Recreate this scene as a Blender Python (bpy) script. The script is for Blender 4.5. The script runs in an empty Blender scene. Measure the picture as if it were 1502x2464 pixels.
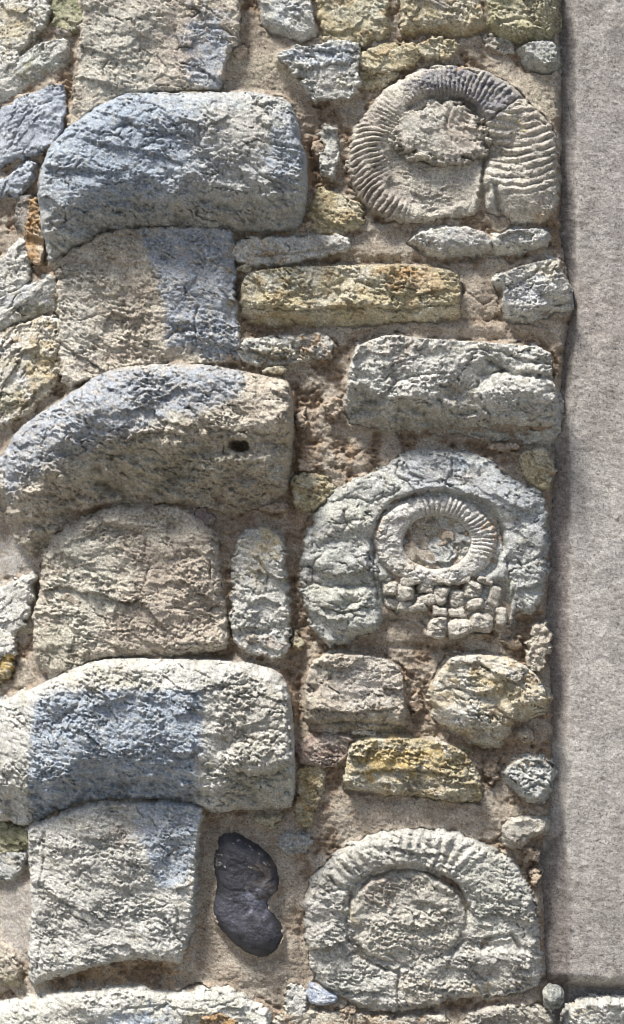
import bpy, math
import numpy as np

# ------------------------------------------------------------------ camera, sky, sun, exposure
S = 0.0008                      # metres per tracing unit; the picture spans 1502 x 2464 units
CX, CY = 751.0, 1232.0
SC = bpy.context.scene
DIST = 6.0
cam_d = bpy.data.cameras.new('camera'); cam = bpy.data.objects.new('camera', cam_d)
SC.collection.objects.link(cam); SC.camera = cam
cam.location = (0, -DIST, 0); cam.rotation_euler = (math.radians(90), 0, 0)
cam_d.sensor_fit = 'VERTICAL'; cam_d.sensor_height = 36.0
cam_d.lens = 36.0 * DIST / (2464 * S)
cam_d.clip_start = 0.1; cam_d.clip_end = 500

SUN_EL, SUN_AZ = math.radians(63), math.radians(-40)      # azimuth measured from straight behind the camera, minus = left
world = bpy.data.worlds.new('World'); SC.world = world; world.use_nodes = True
wt = world.node_tree
bg = wt.nodes['Background']
sky = wt.nodes.new('ShaderNodeTexSky'); sky.sky_type = 'NISHITA'; sky.sun_disc = False
sky.sun_elevation = SUN_EL
sky.sun_rotation = math.pi - SUN_AZ
sky.air_density = 1.0; sky.dust_density = 2.5
wt.links.new(sky.outputs[0], bg.inputs[0]); bg.inputs[1].default_value = 0.085
sun_d = bpy.data.lights.new('sun', 'SUN'); sun = bpy.data.objects.new('sun', sun_d)
SC.collection.objects.link(sun)
sun_d.energy = 4.2; sun_d.angle = math.radians(12.0); sun_d.color = (1.0, 0.955, 0.89)
sun.rotation_euler = (math.pi/2 - SUN_EL, 0, SUN_AZ)   # light comes from the camera's side, upper left
sun.location = (-3, -5, 6)
SC.view_settings.view_transform = 'Standard'; SC.view_settings.look = 'None'
SC.view_settings.gamma = 1.0; SC.view_settings.exposure = 0.78
SC.cycles.filter_width = 1.0

# ------------------------------------------------------------------ noise toolkit
_r = np.random.RandomState(7)
PERM = np.concatenate([_r.permutation(256)]*3).astype(np.int32)
ANG = _r.rand(256)*2*np.pi
GX, GY = np.cos(ANG).astype(np.float32), np.sin(ANG).astype(np.float32)
RX, RY = _r.rand(256).astype(np.float32), _r.rand(256).astype(np.float32)

def pn(x, y, seed=0):
    x = np.asarray(x, np.float32) + seed*17.37; y = np.asarray(y, np.float32) + seed*9.71
    xf = np.floor(x); yf = np.floor(y)
    xi = xf.astype(np.int32) & 255; yi = yf.astype(np.int32) & 255
    fx = x-xf; fy = y-yf
    u = fx*fx*fx*(fx*(fx*6-15)+10); v = fy*fy*fy*(fy*(fy*6-15)+10)
    def g(ix, iy, dx, dy):
        h = PERM[PERM[(ix) & 255] + (iy & 255)]
        return GX[h]*dx + GY[h]*dy
    a = g(xi, yi, fx, fy); b = g(xi+1, yi, fx-1, fy)
    c = g(xi, yi+1, fx, fy-1); d = g(xi+1, yi+1, fx-1, fy-1)
    return (a + u*(b-a) + v*((c + u*(d-c)) - (a + u*(b-a))))*1.5

def fbm(x, y, o=4, seed=0, gain=0.5):
    r = 0; a = 1.0; f = 1.0
    for k in range(o):
        r = r + a*pn(x*f, y*f, seed+k*3.1); a *= gain; f *= 2.03
    return r

def worley(x, y, seed=0):
    x = np.asarray(x, np.float32)+seed*11.3; y = np.asarray(y, np.float32)+seed*5.9
    xf = np.floor(x).astype(np.int32); yf = np.floor(y).astype(np.int32)
    f1 = np.full(x.shape, 9.0, np.float32); f2 = f1.copy(); idc = np.zeros(x.shape, np.int32)
    for i in (-1, 0, 1):
        for j in (-1, 0, 1):
            h = PERM[PERM[(xf+i) & 255] + ((yf+j) & 255)]
            d = np.hypot(xf+i+RX[h]-x, yf+j+RY[h]-y)
            m = d < f1
            f2 = np.where(m, f1, np.minimum(f2, d)); idc = np.where(m, h, idc); f1 = np.where(m, d, f1)
    return f1, f2, idc

def facet(x, y, seed=0):
    """flat broken faces: every cell is a little plane of its own tilt and height"""
    x = np.asarray(x, np.float32)+seed*7.3; y = np.asarray(y, np.float32)+seed*4.1
    xf = np.floor(x).astype(np.int32); yf = np.floor(y).astype(np.int32)
    f1 = np.full(x.shape, 9.0, np.float32); out = np.zeros(x.shape, np.float32)
    for i in (-1, 0, 1):
        for j in (-1, 0, 1):
            h = PERM[PERM[(xf+i) & 255] + ((yf+j) & 255)]
            dx = x-(xf+i+RX[h]); dy = y-(yf+j+RY[h]); d = np.hypot(dx, dy)
            v = (RX[(h+91) & 255]-.5)*1.3*dx+(RY[(h+57) & 255]-.35)*1.8*dy+(RX[(h+13) & 255]-.5)*.5
            out = np.where(d < f1, v, out); f1 = np.minimum(f1, d)
    return out

def sst(a, b, x):
    t = np.clip((x-a)/(b-a), 0, 1); return t*t*(3-2*t)

def poly_sd(px, py, poly):
    P = np.array(poly, np.float32); n = len(P)
    d2 = np.full(px.shape, 1e12, np.float32); ins = np.zeros(px.shape, bool)
    for i in range(n):
        ax, ay = P[i]; bx, by = P[(i+1) % n]
        ex, ey = bx-ax, by-ay
        t = np.clip(((px-ax)*ex+(py-ay)*ey)/(ex*ex+ey*ey+1e-9), 0, 1)
        d2 = np.minimum(d2, (px-ax-t*ex)**2+(py-ay-t*ey)**2)
        if ay != by:
            c = ((ay > py) != (by > py)) & (px < (bx-ax)*(py-ay)/(by-ay)+ax)
            ins ^= c
    d = np.sqrt(d2)
    return np.where(ins, d, -d)

def down_dist(px, py, poly):
    P = np.array(poly, np.float32); n = len(P)
    best = np.full(px.shape, 1e4, np.float32)
    for i in range(n):
        ax, ay = P[i]; bx, by = P[(i+1) % n]
        if ax == bx: continue
        m = (px >= min(ax, bx)) & (px <= max(ax, bx))
        yc = ay+(px-ax)*(by-ay)/(bx-ax)-py
        best = np.where(m & (yc > -0.5) & (yc < best), np.maximum(yc, 0), best)
    return best

def line_d(px, py, pts):
    d2 = np.full(px.shape, 1e12, np.float32)
    for (ax, ay), (bx, by) in zip(pts[:-1], pts[1:]):
        ex, ey = bx-ax, by-ay
        t = np.clip(((px-ax)*ex+(py-ay)*ey)/(ex*ex+ey*ey+1e-9), 0, 1)
        d2 = np.minimum(d2, (px-ax-t*ex)**2+(py-ay-t*ey)**2)
    return np.sqrt(d2)

def smooth_poly(poly, k=1):
    P = [tuple(p) for p in poly]
    for _ in range(k):
        Q = []
        for i in range(len(P)):
            a, b = P[i], P[(i+1) % len(P)]
            Q.append((a[0]*.8+b[0]*.2, a[1]*.8+b[1]*.2)); Q.append((a[0]*.2+b[0]*.8, a[1]*.2+b[1]*.8))
        P = Q
    return P

def base(px, py):
    """the wall's own face: flat, then turning away round the corner to the left"""
    t = np.clip(235-px, 0, None)/110.0
    b = -30*t*t
    t2 = np.clip(235-235-px, 0, None)
    return np.where(px < 0, -30*(235/110.)**2 - (-px)*1.1, b)

# ------------------------------------------------------------------ mesh from a relief
def relief(name, px, py, h, keep, col, mat, parent=None, smooth=True):
    """px,py,h: 2-D arrays in tracing units; keep: bool per vertex"""
    ny, nx = px.shape
    q = keep[:-1, :-1] & keep[1:, :-1] & keep[:-1, 1:] & keep[1:, 1:]
    used = np.zeros_like(keep)
    used[:-1, :-1] |= q; used[1:, :-1] |= q; used[:-1, 1:] |= q; used[1:, 1:] |= q
    idx = np.full(keep.shape, -1, np.int64); nv = int(used.sum()); idx[used] = np.arange(nv)
    X = (px[used]-CX)*S; Z = (CY-py[used])*S; Y = -h[used]*S
    co = np.stack([X, Y, Z], 1).astype(np.float32)
    a = idx[:-1, :-1][q]; b = idx[1:, :-1][q]; c = idx[1:, 1:][q]; d = idx[:-1, 1:][q]
    F = np.stack([a, b, c, d], 1).astype(np.int32); nf = len(F)
    me = bpy.data.meshes.new(name)
    me.vertices.add(nv); me.vertices.foreach_set('co', co.ravel())
    me.loops.add(nf*4); me.loops.foreach_set('vertex_index', F.ravel())
    me.polygons.add(nf); me.polygons.foreach_set('loop_start', np.arange(nf, dtype=np.int32)*4)
    me.polygons.foreach_set('loop_total', np.full(nf, 4, np.int32))
    me.polygons.foreach_set('use_smooth', np.full(nf, smooth, bool))
    me.update(); me.validate()
    at = me.color_attributes.new('tint', 'FLOAT_COLOR', 'POINT')
    cc = np.ones((nv, 4), np.float32); cc[:, :3] = np.clip(col[used], 0.01, 0.95)
    at.data.foreach_set('color', cc.ravel())
    me.materials.append(mat)
    o = bpy.data.objects.new(name, me); SC.collection.objects.link(o)
    # origin at the relief's own centre
    c0 = co.mean(0); c0[1] = co[:, 1].max()
    me.transform(__import__('mathutils').Matrix.Translation([-float(v) for v in c0]))
    o.location = [float(v) for v in c0]
    if parent is not None:
        o.parent = parent; o.location = [float(c0[i])-parent.location[i] for i in range(3)]
    return o

# ------------------------------------------------------------------ materials
def mat_tint(name, rough=0.9, grain=0.35, gscale=420, bump=0.0011, bscale=330, spec=0.25, fleck=0.0, glossvar=False):
    m = bpy.data.materials.new(name); m.use_nodes = True
    N, L = m.node_tree.nodes, m.node_tree.links
    bs = N['Principled BSDF']; bs.inputs['Roughness'].default_value = rough
    bs.inputs['Specular IOR Level'].default_value = spec
    at = N.new('ShaderNodeAttribute'); at.attribute_name = 'tint'
    tc = N.new('ShaderNodeNewGeometry')
    n1 = N.new('ShaderNodeTexNoise'); n1.inputs['Scale'].default_value = gscale; n1.inputs['Detail'].default_value = 3
    n1.inputs['Roughness'].default_value = 0.7
    L.new(tc.outputs['Position'], n1.inputs['Vector'])
    mr = N.new('ShaderNodeMapRange'); mr.inputs['From Min'].default_value = 0.32; mr.inputs['From Max'].default_value = 0.68
    mr.inputs['To Min'].default_value = 1-grain; mr.inputs['To Max'].default_value = 1+grain*.9
    L.new(n1.outputs['Fac'], mr.inputs['Value'])
    # dark mineral specks and pits a millimetre or two across
    ns = N.new('ShaderNodeTexNoise'); ns.inputs['Scale'].default_value = gscale*.55; ns.inputs['Detail'].default_value = 2
    L.new(tc.outputs['Position'], ns.inputs['Vector'])
    ms = N.new('ShaderNodeMapRange'); ms.inputs['From Min'].default_value = 0.60; ms.inputs['From Max'].default_value = 0.68
    ms.inputs['To Min'].default_value = 1.0; ms.inputs['To Max'].default_value = 1-fleck
    L.new(ns.outputs['Fac'], ms.inputs['Value'])
    mm = N.new('ShaderNodeMath'); mm.operation = 'MULTIPLY'
    L.new(mr.outputs['Result'], mm.inputs[0]); L.new(ms.outputs['Result'], mm.inputs[1])
    # single sand grains, each of its own brightness
    vo = N.new('ShaderNodeTexVoronoi'); vo.inputs['Scale'].default_value = gscale*1.25
    L.new(tc.outputs['Position'], vo.inputs['Vector'])
    sx = N.new('ShaderNodeSeparateColor'); L.new(vo.outputs['Color'], sx.inputs[0])
    mv = N.new('ShaderNodeMapRange'); mv.inputs['To Min'].default_value = 1-grain*.8; mv.inputs['To Max'].default_value = 1+grain*.8
    L.new(sx.outputs[0], mv.inputs['Value'])
    m2 = N.new('ShaderNodeMath'); m2.operation = 'MULTIPLY'
    L.new(mm.outputs[0], m2.inputs[0]); L.new(mv.outputs['Result'], m2.inputs[1])
    mul = N.new('ShaderNodeVectorMath'); mul.operation = 'SCALE'
    L.new(at.outputs['Color'], mul.inputs[0]); L.new(m2.outputs[0], mul.inputs['Scale'])
    L.new(mul.outputs['Vector'], bs.inputs['Base Color'])
    n2 = N.new('ShaderNodeTexNoise'); n2.inputs['Scale'].default_value = bscale; n2.inputs['Detail'].default_value = 4
    n2.inputs['Roughness'].default_value = 0.75
    L.new(tc.outputs['Position'], n2.inputs['Vector'])
    bp = N.new('ShaderNodeBump'); bp.inputs['Strength'].default_value = 1.0; bp.inputs['Distance'].default_value = bump
    L.new(n2.outputs['Fac'], bp.inputs['Height']); L.new(bp.outputs['Normal'], bs.inputs['Normal'])
    if glossvar:
        n3 = N.new('ShaderNodeTexNoise'); n3.inputs['Scale'].default_value = 60
        L.new(tc.outputs['Position'], n3.inputs['Vector'])
        m3 = N.new('ShaderNodeMapRange'); m3.inputs['To Min'].default_value = 0.38; m3.inputs['To Max'].default_value = 0.7
        L.new(n3.outputs['Fac'], m3.inputs['Value']); L.new(m3.outputs['Result'], bs.inputs['Roughness'])
    return m

M_STONE = mat_tint('limestone', bump=0.0045, grain=0.30, bscale=300, fleck=.4)
M_MORTAR = mat_tint('sandy_mortar', bump=0.0045, grain=0.28, gscale=400, bscale=340, fleck=.5)
M_RENDER = mat_tint('cement_render', bump=0.0028, grain=0.28, gscale=520, bscale=420, fleck=.6)
M_FLINT = mat_tint('flint', rough=0.35, bump=0.0014, grain=0.40, spec=0.5, glossvar=True)

GREY = [(.50, .465, .41), (.60, .565, .49), (.38, .36, .31)]
WARM = [(.52, .465, .385), (.61, .56, .47), (.41, .355, .29)]
PALE = [(.55, .545, .505), (.65, .64, .595), (.43, .43, .395)]
BLUE = [(.40, .44, .50), (.50, .54, .59), (.31, .34, .39)]
BLUG = [(.46, .465, .45), (.56, .57, .53), (.36, .37, .35)]
OCHR = [(.50, .44, .29), (.58, .54, .42), (.42, .33, .20)]
OLIV = [(.42, .40, .26), (.52, .49, .37), (.32, .30, .19)]
RUST = [(.47, .33, .19), (.56, .48, .38), (.38, .24, .12)]
MORT = [(.43, .38, .32), (.54, .495, .43), (.34, .285, .23)]
cBLUE = (.33, .395, .485); cOCH = (.50, .40, .20); cRUST = (.46, .27, .12); cPINK = (.46, .38, .32)
cOLIV = (.36, .32, .22); cWHITE = (.66, .66, .62); cDARK = (.22, .21, .19); cCREAM = (.60, .56, .45)

def paint(px, py, pal, seed, patches=(), spots=0.5, freq=1.0):
    A, B, C = [np.array(c, np.float32) for c in pal]
    f = freq
    n1 = sst(-.5, .6, fbm(px/90*f, py/70*f, 4, seed))[..., None]
    n2 = sst(.0, .7, fbm(px/40*f, py/26*f, 4, seed+5))[..., None]
    col = A+(B-A)*n1; col = col+(C-col)*n2*.8
    n3 = sst(.35, .8, fbm(px/60, py/45, 4, seed+9))[..., None]*spots
    col = col+(np.array(cCREAM, np.float32)-col)*n3*.8
    n4 = sst(.45, .85, fbm(px/35, py/28, 4, seed+13))[..., None]*spots
    col = col+(np.array(cOLIV, np.float32)-col)*n4*.6
    wx = 16*fbm(px/32, py/25, 4, seed+2, .6); wy = 16*fbm(px/32, py/25, 4, seed+3, .6)
    for pt in patches:
        kind = pt[0]; c = np.array(pt[1], np.float32); s = pt[2]; soft = pt[3]
        if kind == 'poly':
            m = sst(-soft, soft, poly_sd(px+wx*.5, py+wy*.5, pt[4]))
        else:
            x0, y0, rx, ry = pt[4]
            m = 1-sst(1-soft, 1+soft, np.hypot((px+wx*2-x0)/rx, (py+wy*2-y0)/ry))
        m = m*s*np.clip(.85+.5*fbm(px/22, py/16, 3, seed+21), 0.2, 1)
        col = col+(c-col)*m[..., None]
    v = 1+.24*fbm(px/10, py/6, 4, seed+30, .7)-.5*np.clip(fbm(px/7, py/4, 2, seed+33)-.55, 0, .6)+.06*fbm(px/200, py/200, 2, seed+31)
    return col*v[..., None]

def rock(px, py, seed, amp=1.0, led=1.0, crk=1.0, ang=-0.2, fine=1.0, big=1.0):
    rr = np.random.RandomState(int(seed*100) % 99991).rand(4)
    led = led*(.5+.8*rr[0]); fine = fine*(.8+.5*rr[1]); crk = crk*(.6+.9*rr[2])
    ca, sa = math.cos(ang), math.sin(ang)
    bend = 16*pn(px/150, py/120, seed+39)
    u = px*ca-(py+bend)*sa; v = px*sa+(py+bend)*ca
    wu = 12*pn(u/55, v/45, seed+40)+6*pn(u/17, v/15, seed+41); wv = 9*pn(u/60, v/38, seed+42)+5*pn(u/17, v/13, seed+43)
    uu = u+wu; vv = v+wv
    h = big*9*fbm(u/140, v/100, 3, seed+50)
    def saw(t, k=.86):
        f = t-np.floor(t); return np.where(f < k, f/k, (1-f)/(1-k))
    led = led*(.5+.55*sst(-.3, .45, fbm(px/95, py/70, 2, seed+35)))
    m1 = sst(.0, .55, fbm(u/80, v/50, 3, seed+51)); m2 = sst(-.05, .45, fbm(u/45, v/26, 3, seed+52)); m3 = sst(-.1, .4, fbm(u/24, v/15, 2, seed+53))
    h = h+led*(6.0*m1*saw(vv/64+1.3*pn(u/80, v/60, seed+54)) + 2.4*m2*saw(vv/27+1.6*pn(u/38, v/30, seed+55)) + 1.5*m3*saw(vv/11.5+1.5*pn(u/20, v/17, seed+56), .8))
    g = fbm(uu/15, vv/8.5, 4, seed+57, .72)
    reg = .35+.85*sst(-.3, .45, fbm(px/95, py/70, 2, seed+35))
    h = h+big*(11*facet(uu/95, vv/62, seed+2)+(1.2+3*rr[3])*facet(uu/38, vv/24, seed+6)*(.4+reg))
    fine = fine*reg
    h = h+fine*(1.9*g + 5.5*facet((u+.3*wu)/17, (v+.3*wv)/9.5, seed+5) + 3.0*facet((u+.2*wu)/8.5, (v+.2*wv)/6.5, seed+9) - 9*np.clip(fbm((u+.25*wu)/12, (v+.25*wv)/4.4, 2, seed+58)-.48, 0, .6) + 2.0*pn(px/5.2, py/4.6, seed+62)+ 1.6*pn(px/9, py/7.5, seed+64))
    if crk > 0:
        # short broken cracks: thin dark lines where a warped noise crosses zero, only in places
        for (a, b, w, dep, sd2, lo) in ((110, 34, .022, 10, 63, .16), (34, 17, .06, 5, 66, .22), (20, 10, .09, 3.5, 69, .22)):
            z = pn(uu/a, vv/b, seed+sd2)
            m = sst(lo, lo+.35, pn(u/(a*.8), v/(b*1.1), seed+sd2+1))
            h = h-crk*dep*m*np.exp(-(z/w)**2)
        f1, f2, _ = worley(uu/48, vv/34, seed+3)
        m = sst(.25, .6, pn(u/60, v/60, seed+60))
        h = h-crk*5*m*np.exp(-((f2-f1)/.06)**2)
    return h*amp

def features(px, py, h, feats, seed):
    wx = 5*fbm(px/18, py/18, 2, seed+70); wy = 5*fbm(px/18, py/18, 2, seed+71)
    X = px+wx; Y = py+wy
    for f in feats:
        k = f[0]
        if k == 'g':
            _, x0, y0, rx, ry, a = f
            h = h+a*np.exp(-((X-x0)/rx)**2-((Y-y0)/ry)**2)
        elif k == 'd':                                   # dome with an edge
            _, x0, y0, rx, ry, a = f
            h = h+a*np.sqrt(np.clip(1-((X-x0)/rx)**2-((Y-y0)/ry)**2, 0, 1))
        elif k == 'p':                                   # raised or sunk polygon with a step edge
            _, pts, a, w = f
            h = h+a*sst(-w*.2, w, poly_sd(X, Y, pts))
        elif k == 'c':                                   # crack
            _, pts, w, a = f
            h = h-a*np.exp(-(line_d(px+wx*.6, py+wy*.6, pts)/w)**2)
        elif k == 'l':                                   # ledge: proud above the line, dropping below it
            _, pts, w, a = f
            d = line_d(X, Y, pts)
            P = np.array(pts, np.float32); yl = np.interp(X, P[:, 0], P[:, 1])
            m = (X > P[0, 0]) & (X < P[-1, 0])
            up = np.clip(1-(yl-Y)/w, 0, 1)*(Y < yl)
            h = h+a*up*sst(0, 25, X-P[0, 0])*sst(0, 25, P[-1, 0]-X)*m
            h = h-a*.6*np.exp(-((Y-yl-2)/4)**2)*m*sst(0, 25, X-P[0, 0])*sst(0, 25, P[-1, 0]-X)
    return h

ALL = 'rubble stones set in the mortar'
RS = 6.0; RX0, RY0 = -200., -220.
RW, RH = int(1700/RS), int(2950/RS)
REC = np.zeros((RH, RW), np.float32); RMASK = np.zeros((RH, RW), np.float32)
def record(px, py, h, dr):
    """remember how proud each stone stands, so that the mortar can be smeared up to it"""
    ix = ((px-RX0)/RS).astype(int); iy = ((py-RY0)/RS).astype(int)
    m = (dr > 0) & (ix >= 0) & (ix < RW) & (iy >= 0) & (iy < RH)
    np.maximum.at(REC, (iy[m], ix[m]), np.clip(h[m], 0, 120)); RMASK[iy[m], ix[m]] = 1
def blur(a, r):
    k = np.exp(-np.linspace(-2, 2, 2*r+1)**2); k /= k.sum()
    a = np.apply_along_axis(lambda v: np.convolve(np.pad(v, r, 'edge'), k, 'valid'), 0, a)
    return np.apply_along_axis(lambda v: np.convolve(np.pad(v, r, 'edge'), k, 'valid'), 1, a)
def sample(a, px, py):
    fx = np.clip((px-RX0)/RS-.5, 0, RW-1.01); fy = np.clip((py-RY0)/RS-.5, 0, RH-1.01)
    ix = fx.astype(int); iy = fy.astype(int); u = fx-ix; v = fy-iy
    return (a[iy, ix]*(1-u)+a[iy, ix+1]*u)*(1-v)+(a[iy+1, ix]*(1-u)+a[iy+1, ix+1]*u)*v
_seed = [100]
def stone(name, label, cat, poly, H=25, bw=22, bb=None, pal=GREY, patches=(), feats=(), amp=1.0, led=1.0, crk=1.0,
          ang=-0.2, group=ALL, parent=None, mat=None, rag=3.0, step=2.3, tiltx=0, tilty=0, floor=-26, extra=None, lift=0,
          spots=.5, fine=1.0, big=1.0, seed=None, cfreq=1.0, topb=None, grow=None, under=.25):
    _seed[0] += 1
    sd_ = seed if seed is not None else _seed[0]*1.37
    poly = smooth_poly(poly)
    P = np.array(poly); x0, y0 = P.min(0)-22; x1, y1 = P.max(0)+22
    gx = np.arange(x0, x1, step, dtype=np.float32); gy = np.arange(y0, y1, step, dtype=np.float32)
    px, py = np.meshgrid(gx, gy)
    if grow is None: grow = (9 if group == ALL else 2) if parent is None else 0
    if parent is None: bw = bw*.7
    d = poly_sd(px, py, poly)+grow
    rg = rag*(2.3 if group == ALL else 2.0)
    dr = d+rg*fbm(px/34, py/26, 4, sd_+1, .6)+rg*.4+(.6+.25*rg)*min(1, rag/3)*facet(px/13, py/11, sd_+7)*2.2
    t = np.clip(dr/bw, 0, 1); prof = np.sqrt(1-(1-t)**2)
    top = H+lift
    cxm, cym = P.mean(0)
    ys = slice(None)
    body = top+tiltx*(px-cxm)+tilty*(py-cym)
    if bb:
        db = np.where(d < grow, np.clip(d-grow, -grow, 0), down_dist(px, py, poly))+(6+.13*bb)*fbm(px/70, py/50, 4, sd_+4, .6)
        tb = np.clip((db+grow)/bb, 0, 1); pb = under+(1-under)*(1-(1-tb)**1.6)
        prof = prof*pb
    if topb:
        ub = np.where(d < grow, np.clip(d-grow, -grow, 0), down_dist(px, -py, [(a, -b) for a, b in poly]))+8*fbm(px/60, py/40, 3, sd_+6)
        tb = np.clip((ub+grow)/topb, 0, 1)
        prof = prof*(.42+.58*np.sqrt(np.clip(1-(1-tb)**2, 0, 1)))
    f0 = floor+lift*0
    h = f0+(body-f0)*prof
    record(px, py, h, dr)
    fade = sst(-2, bw*.6+4, dr)*.7+.3
    h = h+rock(px, py, sd_, amp, led, crk, ang, fine, big)*fade
    if feats: h = features(px, py, h, feats, sd_)
    if extra is not None: h = extra(px, py, h, d)
    h = h+base(px, py)
    h = np.where(dr < 0, h+dr*3, h)
    keep = dr > -9
    col = paint(px, py, pal, sd_+80, patches, spots, cfreq)
    o = relief(name, px, py, h, keep, col, mat or M_STONE, parent)
    if label: o['label'] = label
    if parent is None:
        o['category'] = cat
        if group: o['group'] = group
    return o

def thing(name, label, cat, x, y, group=None):
    o = bpy.data.objects.new(name, None); SC.collection.objects.link(o); o.empty_display_size = .05
    o.location = ((x-CX)*S, 0, (CY-y)*S); o['label'] = label; o['category'] = cat
    if group: o['group'] = group
    return o

# ------------------------------------------------------------------ the cement rendered pier on the right
PIER_E = np.array([(-200,1338),(0,1340),(400,1344),(560,1342),(640,1356),(740,1374),(800,1358),(900,1345),(1060,1330),(1200,1322),(1400,1310),(1520,1304),(1640,1318),(1850,1325),(2000,1310),(2060,1296),(2300,1304),(2400,1306),(2700,1310)], np.float32)
def build_pier():
    st = 3.0
    gx = np.arange(1270, 1980, st, dtype=np.float32); gy = np.arange(-180, 2640, st, dtype=np.float32)
    px, py = np.meshgrid(gx, gy)
    E = PIER_E
    xe = np.interp(py, E[:, 0], E[:, 1]); F = np.array([(-200,1390),(500,1388),(740,1394),(1000,1372),(1300,1378),(1600,1376),(2000,1366),(2300,1374),(2700,1380)], np.float32)
    xf = np.interp(py, F[:, 0], F[:, 1])+4*fbm(px/60, py/90, 2, 8)
    t = np.clip((px-xe)/(xf-xe), 0, 1)
    h = -48+30*t+8*sst(.85, 1.0, t)
    h = np.where(px < xe, -58-(xe-px)*.2, h)
    bot = 2388+5*fbm(px/80, py/80, 2, 3)
    h = h-60*(sst(-46, 6, py-bot)**1.6)
    h = h+2.5*fbm(px/160, py/140, 3, 9)+1.3*fbm(px/26, py/22, 3, 10, .6)+.9*fbm(px/8, py/8, 2, 11)-5*np.clip(pn(px/8, py/8, 12)-.42, 0, None)
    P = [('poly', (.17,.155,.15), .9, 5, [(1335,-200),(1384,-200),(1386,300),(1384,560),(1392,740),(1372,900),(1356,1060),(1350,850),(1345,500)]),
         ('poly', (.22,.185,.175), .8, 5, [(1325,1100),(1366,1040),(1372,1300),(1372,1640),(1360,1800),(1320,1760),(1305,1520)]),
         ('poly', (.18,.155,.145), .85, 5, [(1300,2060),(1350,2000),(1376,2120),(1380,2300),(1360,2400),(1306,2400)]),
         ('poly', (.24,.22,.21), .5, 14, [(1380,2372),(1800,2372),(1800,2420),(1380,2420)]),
         ('blob', (.44,.38,.34), .45, .8, (1440,780,70,130)),('blob', (.33,.31,.30), .4, .9, (1480,520,60,300)),('blob', (.47,.43,.40), .4, .8, (1400,1560,30,200)),('blob', (.34,.32,.30), .35, .9, (1440,1120,40,200)),('blob', (.36,.33,.31), .35, .9, (1470,1900,50,200)),('blob', (.60,.58,.55), .35, .8, (1470,1290,80,160)),('blob', (.34,.32,.31), .35, .8, (1440,300,120,160)),
         ('blob', (.36,.34,.32), .35, .8, (1460,2080,110,160)),('blob', (.58,.56,.53), .3, .8, (1450,1750,80,260))]
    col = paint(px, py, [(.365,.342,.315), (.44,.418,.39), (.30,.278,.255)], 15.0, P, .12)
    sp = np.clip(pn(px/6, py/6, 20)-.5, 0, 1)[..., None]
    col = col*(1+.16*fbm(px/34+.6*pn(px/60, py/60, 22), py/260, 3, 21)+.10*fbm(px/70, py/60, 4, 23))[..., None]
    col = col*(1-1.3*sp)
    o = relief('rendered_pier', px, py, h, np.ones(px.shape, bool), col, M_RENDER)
    o['label'] = 'smooth grey cement rendered pier standing along the right of the wall'; o['category'] = 'pier'
build_pier()

# ------------------------------------------------------------------ the corner stones
QG = 'large rounded quoin stones of the corner'
def quoin(label, poly, **k):
    return stone('quoin_stone', label, 'quoin', poly, group=QG, **k)


quoin('topmost corner quoin, pale grey with a bluish tint down its right half',
  [(205,-90),(570,-90),(572,20),(578,80),(548,125),(535,200),(525,217),(350,220),(300,230),(260,252),(200,282),(165,302),(185,220),(195,130),(200,60)],
  H=40, bw=18, grow=7, pal=WARM, patches=[('blob',cBLUE,.75,.4,(495,130,60,100)),('blob',(.5,.52,.48),.6,.5,(300,120,110,130)),('blob',cPINK,.4,.5,(420,120,60,80))],
  feats=[('g',480,150,40,30,-9),('c',[(255,190),(250,170),(262,150)],3,8),('c',[(470,75),(500,70),(540,75),(560,90)],2.5,7),('c',[(458,175),(495,176)],3,7)])
quoin('big blue-grey quoin bulging out beside the upper left of the ribbed ammonite',
  [(300,231),(420,226),(550,227),(625,226),(695,242),(720,300),(726,350),(741,385),(738,500),(722,548),(690,556),(600,557),(430,552),(275,560),(205,592),(140,634),(120,636),(100,570),(85,480),(95,420),(112,368),(150,322),(200,287),(250,252)],
  H=135, bw=38, bb=135, topb=90, under=0.22, grow=5, pal=BLUG,
  patches=[('blob',(.38,.42,.47),.75,.5,(430,390,330,170)),('blob',cBLUE,.7,.5,(270,380,190,170)),
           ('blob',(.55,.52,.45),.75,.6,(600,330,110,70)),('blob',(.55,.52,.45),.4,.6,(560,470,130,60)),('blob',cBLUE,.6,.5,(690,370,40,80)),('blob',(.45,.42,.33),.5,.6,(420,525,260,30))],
  feats=[('g',250,350,30,28,-11),('g',305,318,26,12,-12),('c',[(285,330),(300,318),(325,315)],4,9),('c',[(345,290),(390,275),(405,285)],3,7),
         ('c',[(355,370),(378,358),(400,335)],3,9),('c',[(425,318),(450,312),(485,312),(485,350)],2.5,8),('c',[(655,362),(690,368),(722,372)],3.5,9),
         ('g',590,300,70,40,-6),('g',660,450,30,60,8),('c',[(590,400),(640,440),(690,460)],3,7),('g',620,420,50,30,-7)], amp=1.15)
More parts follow.
